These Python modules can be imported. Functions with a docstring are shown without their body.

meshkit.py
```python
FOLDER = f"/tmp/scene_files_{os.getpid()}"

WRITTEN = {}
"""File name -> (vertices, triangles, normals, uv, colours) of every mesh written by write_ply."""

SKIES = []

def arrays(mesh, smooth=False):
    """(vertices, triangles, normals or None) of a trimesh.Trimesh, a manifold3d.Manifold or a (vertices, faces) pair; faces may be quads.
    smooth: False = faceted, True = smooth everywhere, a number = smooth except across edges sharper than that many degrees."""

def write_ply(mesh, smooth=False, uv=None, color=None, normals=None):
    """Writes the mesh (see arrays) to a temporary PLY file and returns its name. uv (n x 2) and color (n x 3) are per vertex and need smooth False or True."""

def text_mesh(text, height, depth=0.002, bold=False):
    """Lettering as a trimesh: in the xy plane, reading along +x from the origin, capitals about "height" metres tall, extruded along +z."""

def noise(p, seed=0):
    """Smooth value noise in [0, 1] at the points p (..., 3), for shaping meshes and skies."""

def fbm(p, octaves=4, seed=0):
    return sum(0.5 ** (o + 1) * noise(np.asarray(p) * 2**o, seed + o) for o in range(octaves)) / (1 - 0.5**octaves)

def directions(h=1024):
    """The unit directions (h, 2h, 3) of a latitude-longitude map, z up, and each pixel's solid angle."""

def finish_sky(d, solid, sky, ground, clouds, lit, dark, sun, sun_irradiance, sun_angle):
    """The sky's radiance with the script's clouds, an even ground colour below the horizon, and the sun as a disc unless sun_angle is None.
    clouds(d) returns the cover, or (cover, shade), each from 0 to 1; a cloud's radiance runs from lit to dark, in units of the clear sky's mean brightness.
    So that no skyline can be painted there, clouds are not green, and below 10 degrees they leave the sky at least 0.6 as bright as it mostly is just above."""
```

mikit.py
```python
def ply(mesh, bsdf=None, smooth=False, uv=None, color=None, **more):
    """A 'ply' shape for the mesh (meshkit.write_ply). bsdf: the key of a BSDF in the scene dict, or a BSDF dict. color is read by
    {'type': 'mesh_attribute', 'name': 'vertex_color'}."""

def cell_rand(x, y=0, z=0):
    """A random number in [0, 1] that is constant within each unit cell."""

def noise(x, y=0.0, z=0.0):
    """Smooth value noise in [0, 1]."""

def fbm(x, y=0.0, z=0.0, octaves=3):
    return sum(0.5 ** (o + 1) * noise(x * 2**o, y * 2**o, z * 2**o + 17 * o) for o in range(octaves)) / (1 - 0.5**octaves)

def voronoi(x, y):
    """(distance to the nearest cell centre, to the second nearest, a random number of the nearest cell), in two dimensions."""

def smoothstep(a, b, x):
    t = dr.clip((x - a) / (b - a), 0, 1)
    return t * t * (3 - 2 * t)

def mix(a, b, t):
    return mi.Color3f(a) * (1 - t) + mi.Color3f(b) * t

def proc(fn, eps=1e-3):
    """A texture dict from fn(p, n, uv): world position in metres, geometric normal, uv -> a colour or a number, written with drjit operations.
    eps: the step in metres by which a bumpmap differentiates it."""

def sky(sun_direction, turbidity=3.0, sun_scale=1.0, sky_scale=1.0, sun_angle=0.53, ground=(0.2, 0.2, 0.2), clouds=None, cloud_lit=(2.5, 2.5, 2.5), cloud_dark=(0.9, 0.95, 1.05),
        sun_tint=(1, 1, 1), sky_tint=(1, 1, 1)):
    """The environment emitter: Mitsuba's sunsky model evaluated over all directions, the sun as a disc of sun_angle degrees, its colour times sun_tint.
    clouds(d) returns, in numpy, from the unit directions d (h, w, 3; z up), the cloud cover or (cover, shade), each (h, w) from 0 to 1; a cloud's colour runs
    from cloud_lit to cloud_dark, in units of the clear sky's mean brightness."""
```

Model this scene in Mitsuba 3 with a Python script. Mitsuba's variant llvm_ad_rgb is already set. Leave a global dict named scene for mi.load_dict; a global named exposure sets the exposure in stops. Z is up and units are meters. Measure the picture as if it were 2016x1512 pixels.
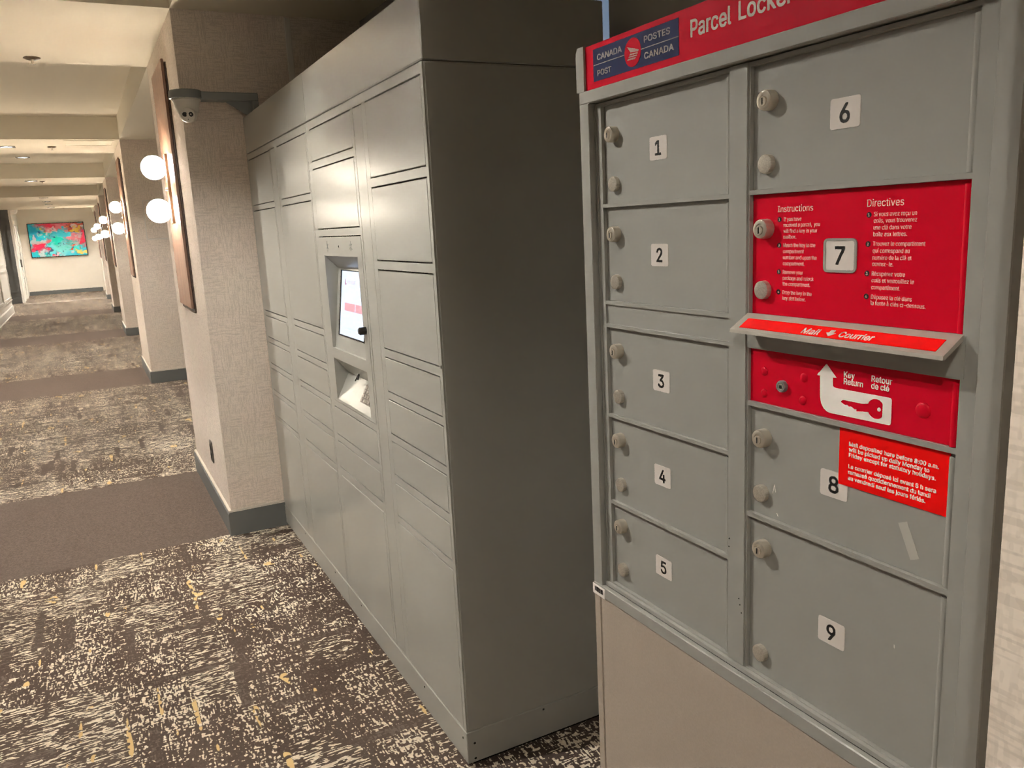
import math
import numpy as np
import drjit as dr
import mitsuba as mi
import trimesh
import mikit
import meshkit
from shapely.geometry import Polygon, box as sbox, Point
from shapely import affinity
from mikit import noise, fbm, cell_rand, smoothstep, mix

T = mi.ScalarTransform4f
scene, labels = {}, {}

# ------------------------------------------------------------------ camera, sky, exposure
CAM = np.array([0.0, 0.0, 1.45])
FWD = np.array([0.4498173, 0.87164569, -0.19467458])
UP = np.array([0.13371295, 0.14978971, 0.97963457])
scene['camera'] = {'type': 'perspective', 'fov': 64.70, 'fov_axis': 'x', 'near_clip': 0.02, 'far_clip': 200.0,
                   'to_world': T().look_at(origin=CAM.tolist(), target=(CAM + FWD).tolist(), up=UP.tolist())}
exposure = 2.7
GLOBE = (17.0, 14.9, 12.0)          # radiance of the opal sconce globes
DOWN = (8600.0, 8150.0, 7350.0)          # radiance of the recessed downlight lenses
SKY = 0.32
# overcast daylight beyond the alcove windows
scene['sky'] = mikit.sky((-0.6, 0.2, 0.5), turbidity=4.0, sun_scale=0.0, sky_scale=SKY, ground=(0.25, 0.26, 0.28))

# ------------------------------------------------------------------ materials


def principled(key, color, rough=0.5, metallic=0.0, spec=0.5, coat=0.0, bump=None, bump_scale=1.0, eps=1e-3):
    c = color if isinstance(color, dict) else {'type': 'rgb', 'value': list(color)}
    b = {'type': 'principled', 'base_color': c, 'roughness': rough, 'metallic': metallic, 'specular': spec}
    if coat:
        b['clearcoat'] = coat
        b['clearcoat_gloss'] = 0.85
    if bump is not None:
        b = {'type': 'bumpmap', 'arbitrary': mikit.proc(bump, eps), 'scale': bump_scale, 'bsdf': b}
    scene[key] = {'type': 'twosided', 'bsdf': b}


def matte(key, color):
    c = color if isinstance(color, dict) else {'type': 'rgb', 'value': list(color)}
    scene[key] = {'type': 'twosided', 'bsdf': {'type': 'diffuse', 'reflectance': c}}


def wallpaper_fn(p, n, uv):
    s, z = p.x + p.y, p.z
    warp = 0.004 * (noise(s * 9, z * 9, 1) - 0.5)
    v = noise((s + warp) * 370, z * 34, 2)        # upright threads
    h = noise(s * 34, (z + warp) * 370, 3)        # level threads
    pv = smoothstep(0.35, 0.75, noise(s * 20, z * 14, 4))
    t = smoothstep(0.46, 0.74, v) * (0.35 + 0.65 * pv) + smoothstep(0.48, 0.76, h) * (1.0 - 0.65 * pv)
    t = dr.clip(t, 0, 1)
    grain = smoothstep(0.48, 0.72, noise(s * 330, z * 240, 5))
    t = dr.clip(0.72 * t + 0.42 * grain, 0, 1)
    blot = noise(s * 7, z * 5, 7)
    base = mix((0.72, 0.645, 0.565), (0.73, 0.630, 0.560), blot)
    return mix(base, (0.40, 0.345, 0.29), t * 0.44)


def carpet_fn(p, n, uv):
    x, y = p.x, p.y
    # plain bands run across the corridor level with each pillar
    per = 5.055
    k = dr.floor((y - 4.06 + 0.5 * per) / per)
    yy = y - 4.06 - k * per
    jag = 0.012 * (noise(x * 40, y * 8, 9) - 0.5)
    band = dr.select((yy + jag > 0.0) & (yy + jag < 1.30) & (x < 0.49) & (k >= 0) & (k < 3.5), mi.Float(1), mi.Float(0))
    pile = noise(x * 420, y * 420, 1)
    pile2 = noise(x * 160, y * 160, 2)
    big = fbm(x * 3.0, y * 3.0, 5.0)
    plain = mix((0.076, 0.057, 0.047), (0.145, 0.114, 0.097), 0.5 * pile + 0.5 * pile2)
    ground = mix((0.050, 0.036, 0.030), (0.118, 0.086, 0.072), 0.4 * pile + 0.25 * pile2 + 0.35 * noise(x * 9, y * 4, 3))
    # broken dashes across (h) and along (v) the corridor
    tile = cell_rand(dr.floor((x + 0.9) / 0.61), dr.floor(y / 0.61), 4)
    h = noise(x * 54 + 2 * noise(x * 30, y * 90, 5), y * 265, 11)
    v = noise(x * 265, y * 76 + 2 * noise(x * 90, y * 30, 6), 12)
    dot = noise(x * 130, y * 150, 13)
    colstripe = noise(x * 15, y * 1.3, 14)
    rowstripe = noise(x * 1.7, y * 13, 15)
    dens = 0.5 * colstripe + 0.5 * rowstripe + 0.22 * (tile - 0.5)
    usev = smoothstep(0.50, 0.62, noise(x * 5, y * 3, 16))
    f = dr.lerp(h, v, 0.62 * usev) * 0.72 + dot * 0.28
    thr = 0.700 - 0.22 * dens
    fleck = smoothstep(thr, thr + 0.045, f)
    jx, jy = x + 0.02 * noise(x * 60, y * 60, 21), y + 0.012 * noise(x * 50, y * 70, 22)
    row = dr.floor(jy / 0.040)
    bar = dr.select(cell_rand(dr.floor(jx / 0.24 + 7 * cell_rand(row, 3, 1)), row, 5) > 0.955, mi.Float(1), mi.Float(0))
    lane = dr.floor(jx / 0.034)
    bar = bar + dr.select(cell_rand(lane, dr.floor(jy / 0.30 + 5 * cell_rand(lane, 8, 2)), 6) > 0.962, mi.Float(1), mi.Float(0))
    fleck = fleck * (1 - dr.clip(bar, 0, 1) * 0.93)
    cream = mix((0.66, 0.565, 0.445), (0.81, 0.73, 0.61), pile2)
    col = mix(ground, cream, fleck)
    gold = smoothstep(0.92, 0.935, noise(x * 31, y * 7.0, 19)) * smoothstep(0.36, 0.46, noise(x * 85, y * 60, 20))
    col = mix(col, (0.64, 0.47, 0.23), gold)
    return mix(col, plain, band)


def wood_fn(p, n, uv):
    s, z = p.x + p.y, p.z
    g = fbm(s * 60 + 2.0 * noise(s * 6, z * 1.5, 1), z * 3.0, 2.0)
    fine = noise(s * 420, z * 18, 4)
    return mix((0.105, 0.052, 0.032), (0.23, 0.125, 0.082), 0.65 * g + 0.35 * fine)


def peel_fn(p, n, uv):
    return noise(p.x * 260 + p.y * 260, p.z * 260, p.y * 120)


def beige_fn(p, n, uv):
    return mix((0.355, 0.300, 0.250), (0.385, 0.325, 0.270), noise(p.y * 500, p.z * 500, p.x * 500))


def locker_fn(p, n, uv):
    smear = smoothstep(0.62, 0.85, fbm(p.y * 3.0, p.z * 2.2, 4.0)) * 0.5
    return mix((0.325, 0.322, 0.294), (0.36, 0.357, 0.326), smear)


def brushed_fn(p, n, uv):
    return mix((0.44, 0.40, 0.34), (0.58, 0.54, 0.47), noise(p.y * 900, p.z * 900, 2))


def painting_fn(p, n, uv):
    a = (p.x + 1.325) / 1.534
    b = (p.z - 1.13) / 1.027
    w1 = fbm(a * 9, b * 8, 1.0) - 0.5
    w2 = fbm(a * 9 + 9, b * 8 + 4, 2.0) - 0.5
    au, bu = a + 0.34 * w1, b + 0.38 * w2

    def blob(ca, cb, ra, rb, soft=0.5):
        d = dr.sqrt(dr.square((au - ca) / ra) + dr.square((bu - cb) / rb))
        return 1 - smoothstep(1 - soft, 1 + 0.15, d)
    col = mix((0.03, 0.44, 0.56), (0.05, 0.58, 0.47), smoothstep(0.3, 0.75, fbm(a * 4, b * 4, 3.0)))
    col = mix(col, (0.30, 0.74, 0.75), blob(0.55, 0.33, 0.34, 0.42, 0.9) * 0.8)
    col = mix(col, (0.02, 0.50, 0.38), blob(0.50, 0.45, 0.13, 0.20))
    col = mix(col, (0.03, 0.33, 0.48), blob(0.08, 0.80, 0.14, 0.35))
    red = (0.70, 0.04, 0.09)
    pink = (0.78, 0.25, 0.30)
    for (ca, cb, ra, rb, c) in ((0.55, 0.97, 0.42, 0.17, red), (0.86, 0.88, 0.20, 0.20, (0.55, 0.10, 0.07)), (0.14, 0.26, 0.18, 0.20, red), (0.96, 0.52, 0.15, 0.26, red),
                                (0.80, 0.55, 0.14, 0.16, pink), (0.28, 0.42, 0.12, 0.08, pink), (0.42, 0.08, 0.07, 0.09, red), (0.50, 0.86, 0.24, 0.10, pink), (0.76, 0.25, 0.06, 0.09, (0.6, 0.06, 0.03))):
        col = mix(col, c, blob(ca, cb, ra, rb))
    white = smoothstep(0.60, 0.74, fbm(a * 11, b * 9, 8.0)) * (1 - blob(0.56, 0.35, 0.2, 0.3))
    col = mix(col, (0.80, 0.74, 0.76), white * 0.75)
    for (ca, cb, ra, rb) in ((0.86, 0.80, 0.07, 0.08), (0.90, 0.10, 0.09, 0.10), (0.27, 0.83, 0.06, 0.04)):
        col = mix(col, (0.80, 0.56, 0.08), blob(ca, cb, ra, rb) * 0.9)
    dark = smoothstep(0.76, 0.82, fbm(a * 16, b * 14, 12.0))
    dark = dr.maximum(dark, blob(0.30, 0.20, 0.022, 0.17) * 0.9)
    return mix(col, (0.03, 0.05, 0.14), dark * 0.85)


matte('mat_wallpaper', mikit.proc(wallpaper_fn))
matte('mat_carpet', mikit.proc(carpet_fn))
matte('mat_ceiling', (0.71, 0.655, 0.54))
matte('mat_alcove_wall', (0.30, 0.295, 0.28))
matte('mat_end_wall', (0.74, 0.68, 0.59))
matte('mat_white', (0.72, 0.70, 0.65))
principled('mat_left_wall', (0.42, 0.40, 0.365), 0.5)
principled('mat_dark_panel', (0.085, 0.085, 0.08), 0.45)
principled('mat_baseboard', (0.115, 0.122, 0.120), 0.45)
principled('mat_trim', (0.60, 0.57, 0.53), 0.5)
principled('mat_bank', mikit.proc(locker_fn), 0.18, spec=0.28, bump=peel_fn, bump_scale=0.00013, eps=6e-4)
principled('mat_parcel', (0.280, 0.279, 0.258), 0.42, spec=0.5)
principled('mat_gap', (0.012, 0.012, 0.011), 0.8)
principled('mat_red', (0.58, 0.003, 0.022), 0.36, spec=0.16)
principled('mat_sticker', (0.83, 0.003, 0.003), 0.5, spec=0.2)
principled('mat_navy', (0.012, 0.020, 0.085), 0.5, spec=0.15)
principled('mat_print_white', (0.80, 0.76, 0.72), 0.6)
principled('mat_print_pink', (0.80, 0.53, 0.50), 0.6)
principled('mat_label', (0.60, 0.555, 0.52), 0.5)
principled('mat_black', (0.006, 0.006, 0.006), 0.45)
principled('mat_nickel', (0.56, 0.51, 0.43), 0.30, metallic=0.65)
principled('mat_brushed', mikit.proc(brushed_fn), 0.36, metallic=0.6)
principled('mat_shelf', (0.48, 0.45, 0.40), 0.5, metallic=0.6)
principled('mat_beige', mikit.proc(beige_fn), 0.5)
principled('mat_wood', mikit.proc(wood_fn), 0.30, spec=0.55)
principled('mat_wood_dark', (0.030, 0.018, 0.013), 0.4)
principled('mat_brass', (0.13, 0.095, 0.065), 0.38, metallic=0.8)
principled('mat_bracket', (0.20, 0.21, 0.205), 0.5)
principled('mat_camera_white', (0.66, 0.62, 0.55), 0.4)
principled('mat_dark_metal', (0.10, 0.095, 0.085), 0.4, metallic=0.6)
principled('mat_tape', (0.40, 0.39, 0.355), 0.35)
principled('mat_keypad', (0.20, 0.175, 0.145), 0.5)
principled('mat_key', (0.42, 0.38, 0.33), 0.5)
principled('mat_plate', (0.52, 0.47, 0.41), 0.5)
matte('mat_painting', mikit.proc(painting_fn))
matte('mat_globe', (0.9, 0.88, 0.84))
scene['mat_glass'] = {'type': 'thindielectric', 'int_ior': 1.5}

# ------------------------------------------------------------------ helpers
count = {}


def numbered(key):
    n = count.get(key, -1) + 1
    count[key] = n
    return key if n == 0 else f'{key}_{n:03d}'


def cat(ms):
    ms = ms if isinstance(ms, (list, tuple)) else [ms]
    return trimesh.util.concatenate(ms) if len(ms) > 1 else ms[0]


def obj(name, mesh, mat, parent=None, smooth=False, **more):
    key = numbered((parent + '__' if parent else '') + name)
    scene[key] = mikit.ply(cat(mesh), mat, smooth=smooth, **more)
    return key


def share(name, source, parent, to_world):
    key = numbered((parent + '__' if parent else '') + name)
    scene[key] = {**scene[source], 'to_world': to_world}
    return key


def thing(name, label, category, group=None):
    key = numbered(name)
    labels[key] = {'label': label, 'category': category}
    if group:
        labels[key]['group'] = group
    return key


def tag(key, label, category, group=None):
    labels[key] = {'label': label, 'category': category}
    if group:
        labels[key]['group'] = group
    return key


def struct(name, mesh, mat, label=None, smooth=False):
    key = obj(name, mesh, mat, smooth=smooth)
    labels[key] = {'kind': 'structure'}
    if label:
        labels[key]['label'] = label
    return key


def bx(x0, x1, y0, y1, z0, z1):
    m = trimesh.creation.box(extents=(abs(x1 - x0), abs(y1 - y0), abs(z1 - z0)))
    m.apply_translation(((x0 + x1) / 2, (y0 + y1) / 2, (z0 + z1) / 2))
    return m


def cbx(x0, x1, y0, y1, z0, z1, c=0.002):
    """a box with chamfered edges"""
    x0, x1 = min(x0, x1), max(x0, x1)
    y0, y1 = min(y0, y1), max(y0, y1)
    z0, z1 = min(z0, z1), max(z0, z1)
    c = min(c, 0.45 * min(x1 - x0, y1 - y0, z1 - z0))
    pts = []
    for sx in (0, 1):
        for sy in (0, 1):
            for sz in (0, 1):
                p = np.array([(x0, x1)[sx], (y0, y1)[sy], (z0, z1)[sz]], float)
                d = np.array([c * (1 - 2 * sx), c * (1 - 2 * sy), c * (1 - 2 * sz)])
                for k in range(3):
                    q = p + d
                    q[k] = p[k]
                    pts.append(q)
    return trimesh.Trimesh(np.array(pts)).convex_hull if False else trimesh.convex.convex_hull(np.array(pts))


# maps drawings (u to the right as the viewer of a corridor-facing front sees it, v up, w towards the viewer)
# into the world: u -> -y, v -> +z, w -> -x
FRONT = np.array([[0, 0, -1, 0], [-1, 0, 0, 0], [0, 1, 0, 0], [0, 0, 0, 1.0]])


def front(mesh, x, y=0.0, z=0.0):
    m = mesh.copy()
    M = FRONT.copy()
    M[:3, 3] = (x, y, z)
    m.apply_transform(M)
    return m


def yz(poly, x_front, thick):
    """extrude a polygon given in (y, z) so that its corridor side lies at x_front"""
    q = affinity.scale(poly, xfact=-1, yfact=1, origin=(0, 0))
    geoms = getattr(q, 'geoms', [q])
    out = [trimesh.creation.extrude_polygon(g, thick, engine='earcut') for g in geoms]
    return front(cat(out), x_front + thick)


def extrude_xz(pts, y0, y1):
    """profile in (x, z), swept along y"""
    m = trimesh.creation.extrude_polygon(Polygon(pts), abs(y1 - y0), engine='earcut')   # x, z -> local xy, extruded +z
    M = np.array([[1, 0, 0, 0], [0, 0, -1, max(y0, y1)], [0, 1, 0, 0], [0, 0, 0, 1.0]])
    m.apply_transform(M)
    return m


def cyl(p0, p1, r, n=28):
    return trimesh.creation.cylinder(radius=r, segment=[p0, p1], sections=n)


def lathe_front(profile, x, y, z, n=32):
    """revolve a (radius, w) profile about the axis that points at the corridor"""
    m = trimesh.creation.revolve(np.array(profile, float), sections=n)
    return front(m, x, y, z)


def lathe_z(profile, x, y, z, n=32):
    m = trimesh.creation.revolve(np.array(profile, float), sections=n)
    m.apply_translation((x, y, z))
    return m


def text(s, cap, x, y, z, width=None, bold=False, depth=0.0004, center=False):
    """lettering on a corridor-facing front, starting at y and reading towards -y, baseline z"""
    m = meshkit.text_mesh(s, cap, depth, bold)
    lo, hi = m.bounds[0][0], m.bounds[1][0]
    sx = (width / (hi - lo)) if width else 1.0
    m.vertices[:, 0] = (m.vertices[:, 0] - lo) * sx
    if center:
        m.vertices[:, 0] -= (hi - lo) * sx / 2
    return front(m, x, y, z)


def poly_front(pts, y, z, s, x, depth=0.0004):
    m = trimesh.creation.extrude_polygon(Polygon([(a * s, b * s) for a, b in pts]), depth, engine='earcut')
    return front(m, x, y, z)


def disc(y, z, r, x, depth=0.0005, n=28):
    return cyl((x + 0.0002, y, z), (x - depth, y, z), r, n)


# ------------------------------------------------------------------ the setting
XP, XB, XL = 0.488, 1.35, -1.535         # pillar faces, alcove back wall, left wall
ZB, ZC = 2.449, 2.66                      # beam soffits, coffer ceilings
PIL = [(-1.06, 0.285), (4.04, 5.39), (9.10, 10.46), (14.17, 15.52), (19.30, 20.64), (24.15, 25.50)]
YE = 28.85

LX = -0.52
LIGHTS = ((-0.385, ZB, 'in the beam over the numbered parcel compartments'), (2.2, ZC, 'in the coffer in front of the tall lockers'), (4.72, ZB, 'in the beam at the nearest visible pillar'), (7.3, ZC, 'in the coffer behind the nearest visible beam'),
          (9.76, ZB, 'in the second beam down the corridor'), (13.2, ZC, 'in the coffer between the second and third beams'), (14.72, ZB, 'beside a sprinkler in the third beam'),
          (19.8, ZB, 'first along the lowered far ceiling'), (21.45, ZB, 'second along the lowered far ceiling'), (23.07, ZB, 'third along the lowered far ceiling'), (24.8, ZB, 'last along the lowered far ceiling'),
          (26.3, ZC, 'just beyond the lowered far ceiling'), (27.3, ZC, 'in front of the end wall with the painting'))


def lit(mesh):
    """cut the recesses of the downlights"""
    lo, hi = mesh.bounds
    for y, z, _ in LIGHTS:
        if lo[1] < y < hi[1] and abs(lo[2] - z) < 0.01:
            c = trimesh.creation.cylinder(radius=0.0640, height=0.096, sections=24)
            c.apply_translation((LX, y, z))
            mesh = trimesh.boolean.difference([mesh, c], engine='manifold')
    return mesh


struct('floor', bx(-4.0, 1.6, -9.0, 29.1, -0.06, 0.0), 'mat_carpet', 'carpet with cream flecks on dark brown and plain taupe bands level with the pillars')
struct('ceiling', [lit(bx(XL - 0.2, XP, -9.0, PIL[4][0], ZC, ZC + 0.08)), lit(bx(XL - 0.2, XP, 25.45, YE + 0.1, ZC, ZC + 0.08))], 'mat_ceiling', 'off-white coffered corridor ceiling')
for i, (a, b) in enumerate(PIL[:4]):
    struct('ceiling_beam', lit(bx(XL - 0.1, XP, a, b, ZB, ZC + 0.04)), 'mat_ceiling', 'wide off-white ceiling beam across the corridor')
struct('ceiling_drop', lit(bx(-4.0, XP, PIL[4][0], 25.45, ZB, ZC + 0.04)), 'mat_ceiling', 'flat lowered ceiling at the far end of the corridor')
struct('ceiling_alcove', bx(XP, XB + 0.25, -9.0, YE + 0.1, ZB, ZC + 0.08), 'mat_ceiling', 'lowered ceiling over the alcoves between the pillars')

# alcove back wall with window openings
WIN = [(1.935, 2.62, 1.0, 2.30), (6.0, 8.5, 0.9, 2.25)]
holes = Polygon([(-9.0, 0), (YE + 0.1, 0), (YE + 0.1, ZB), (-9.0, ZB)], [[(a, c), (b, c), (b, d), (a, d)] for a, b, c, d in WIN])
struct('wall_right', yz(holes, XB, 0.2), 'mat_alcove_wall', 'grey back wall of the alcoves')
for a, b, c, d in WIN:
    w = struct(f'window_{len([q for q in labels if q.startswith("window_")]) + 1}', yz(Polygon([(a, c), (b, c), (b, d), (a, d)], [[(a + .03, c + .03), (b - .03, c + .03), (b - .03, d - .03), (a + .03, d - .03)]]), XB + 0.10, 0.05), 'mat_white', 'window in the alcove back wall')
    obj('pane', bx(XB + 0.124, XB + 0.126, a + .03, b - .03, c + .03, d - .03), 'mat_glass', w)

for i, (a, b) in enumerate(PIL):
    p = struct('wall_pillar', bx(XP, XB + 0.02, a, b, 0, ZB + 0.01), 'mat_wallpaper', 'corridor pillar covered with woven linen-look wallpaper')
    prof = [(0, 0), (0.016, 0), (0.016, 0.112), (0.011, 0.120), (0, 0.120)]
    base = [extrude_xz([(XP - q, z) for q, z in prof], a - 0.016, b + 0.016)]
    base += [bx(XP, XB, a - 0.016, a, 0, 0.120), bx(XP, XB, b, b + 0.016, 0, 0.120)]
    struct('baseboard_pillar', base, 'mat_baseboard')
    struct('trim_pillar', [bx(XP - 0.012, XP, a - 0.012, b + 0.012, 0.1201, 0.1285), bx(XP, XB, a - 0.012, a, 0.1201, 0.1285)], 'mat_plate')

struct('wall_left', bx(XL - 0.15, XL, 6.2, 21.75, 0, ZC + 0.05), 'mat_left_wall', 'pale grey corridor wall with moulded panels')
struct('wall_left_near', bx(XL - 0.15, XL, -9.0, 6.2, 0, ZC + 0.05), 'mat_dark_panel', 'charcoal corridor wall opposite the lockers')
wl = 'wall_left'
for n in range(5):
    y1 = 21.63 - n * 2.12
    y0 = y1 - 2.02
    for z0, z1 in ((0.34, 0.98), (1.06, 2.25)):
        fr = [bx(XL - 0.01, XL + 0.018, y0, y1, z0, z0 + 0.035), bx(XL - 0.01, XL + 0.018, y0, y1, z1 - 0.035, z1), bx(XL - 0.01, XL + 0.018, y0, y0 + 0.035, z0 + 0.035, z1 - 0.035), bx(XL - 0.01, XL + 0.018, y1 - 0.035, y1, z0 + 0.035, z1 - 0.035)]
        obj('panel_moulding', fr, 'mat_left_wall', wl)
bl = struct('baseboard_left', [extrude_xz([(XL, 0), (XL + 0.03, 0), (XL + 0.03, 0.012), (XL + 0.02, 0.02), (XL + 0.02, 0.155), (XL + 0.006, 0.175), (XL, 0.175)], 6.2, 21.77), bx(XL, XL + 0.022, 6.2, 21.76, 0.295, 0.312)], 'mat_left_wall')
struct('wall_recess', [bx(-4.0, XL - 0.006, 25.30, 25.45, 0, ZB)], 'mat_dark_panel', 'charcoal panelled wall beyond the end of the pale corridor wall')
for z0, z1 in ((0.29, 0.83), (0.895, 2.30)):
    x0, x1 = -2.35, -1.60
    obj('panel_moulding', [bx(x0, x1, 25.275, 25.31, z0, z0 + 0.03), bx(x0, x1, 25.275, 25.31, z1 - 0.03, z1), bx(x0, x0 + 0.03, 25.275, 25.31, z0 + .03, z1 - .03), bx(x1 - 0.03, x1, 25.275, 25.31, z0 + .03, z1 - .03)], 'mat_dark_panel', 'wall_recess')
struct('baseboard_recess', [bx(-4.0, XL - 0.006, 25.27, 25.31, 0, 0.135), bx(-4.0, XL - 0.006, 25.262, 25.31, 0.135, 0.148)], 'mat_dark_panel')
struct('wall_corridor', [bx(-4.2, -3.9, 21.6, 25.4, 0, ZB), bx(-4.0, XL - 0.15, 21.60, 21.75, 0, ZB)], 'mat_left_wall')
struct('wall_far_left', bx(XL - 0.2, XL - 0.012, 25.45, YE + 0.1, 0, ZC + 0.05), 'mat_white', 'white wall stretch with a door at the far left')
d = struct('door_1', bx(XL - 0.05, XL + 0.004, 26.3, 27.35, 0.01, 2.06), 'mat_white', 'white door in the left wall near the end of the corridor')
obj('casing', [bx(XL - 0.02, XL + 0.035, 26.12, 26.30, 0, 2.2), bx(XL - 0.02, XL + 0.035, 27.37, 27.55, 0, 2.2), bx(XL - 0.02, XL + 0.035, 26.12, 27.55, 2.07, 2.2), bx(XL - 0.02, XL + 0.05, 25.31, 25.50, 0, ZB)], 'mat_white', d)
hx, hy = XL + 0.09, 26.65
arc = [np.array([XL + 0.01 + 0.09 * math.sin(t), hy, 1.42 + 0.11 * math.cos(t)]) for t in np.linspace(0.0, math.pi, 9)]
obj('pull_handle', [cyl(arc[i], arc[i + 1], 0.016, 10) for i in range(8)], 'mat_white', d)
obj('lock_plate', bx(XL, XL + 0.05, 26.72, 26.80, 0.92, 1.13), 'mat_dark_metal', d)
obj('gap', bx(XL + 0.003, XL + 0.006, 27.35, 27.37, 0.05, 2.06), 'mat_gap', d)
tag(obj('door_canopy', extrude_xz([(XL, 2.33), (XL + 0.16, 2.36), (XL + 0.20, ZB), (XL, ZB)], 25.5, 25.9), 'mat_white'), 'small white boxed canopy high above the white door at the far left', 'canopy')
struct('wall_end', bx(XL - 0.2, XB + 0.2, YE, YE + 0.15, 0, ZC + 0.05), 'mat_end_wall', 'pale end wall of the corridor')
struct('baseboard_end', extrude_xz([(0, 0), (0.016, 0), (0.016, 0.1), (0.010, 0.115), (0, 0.115)], 0, 0.001) if False else bx(XL, XP, YE - 0.018, YE + 0.01, 0, 0.118), 'mat_baseboard')
struct('wall_back', bx(XL - 0.2, XB + 0.2, -9.15, -9.0, 0, ZC + 0.08), 'mat_dark_panel')
struct('trim_1', cbx(0.982, 1.010, 4.030, 4.045, 1.99, 2.442, 0.003), 'mat_trim', 'thin upright trim strip on the dark pillar wall above the tall lockers')
tag(obj('floor_strip', bx(XL + 0.05, XP, 24.76, 24.86, -0.01, 0.006), 'mat_plate'), 'thin pale threshold strip across the carpet near the far end', 'threshold strip')

# ------------------------------------------------------------------ tall grey locker bank
XF, Y0, Y1, YM = 0.748, 1.818, 4.036, 2.916
lb = thing('locker_bank', 'tall grey steel locker bank with a small touch screen, standing against a pillar', 'locker')
BACK = 1.25
obj('carcass', [bx(XF + 0.016, BACK, Y0 + 0.0015, Y1, 0.02, 1.826), cbx(XF + 0.004, BACK, Y0, Y0 + 0.012, 0.108, 1.824, 0.002)], 'mat_bank', lb)
obj('gap_backing', bx(XF + 0.0115, XF + 0.0165, Y0 + 0.01, Y1 - 0.004, 0.105, 1.815), 'mat_gap', lb)
for a, b in ((Y0, YM - 0.016), (YM - 0.0145, Y1)):
    obj('cornice_panel', cbx(XF, BACK, a, b, 1.8285, 1.990, 0.0025), 'mat_bank', lb)
obj('plinth', [cbx(XF - 0.0025, BACK, Y0 - 0.0025, YM - 0.001, 0.014, 0.1075, 0.002), cbx(XF - 0.0025, BACK, YM + 0.001, Y1, 0.014, 0.1075, 0.002)], 'mat_bank', lb)
obj('foot_rail', bx(XF + 0.02, BACK - 0.02, Y0 + 0.012, Y1 - 0.02, 0.0, 0.016), 'mat_gap', lb)
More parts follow.
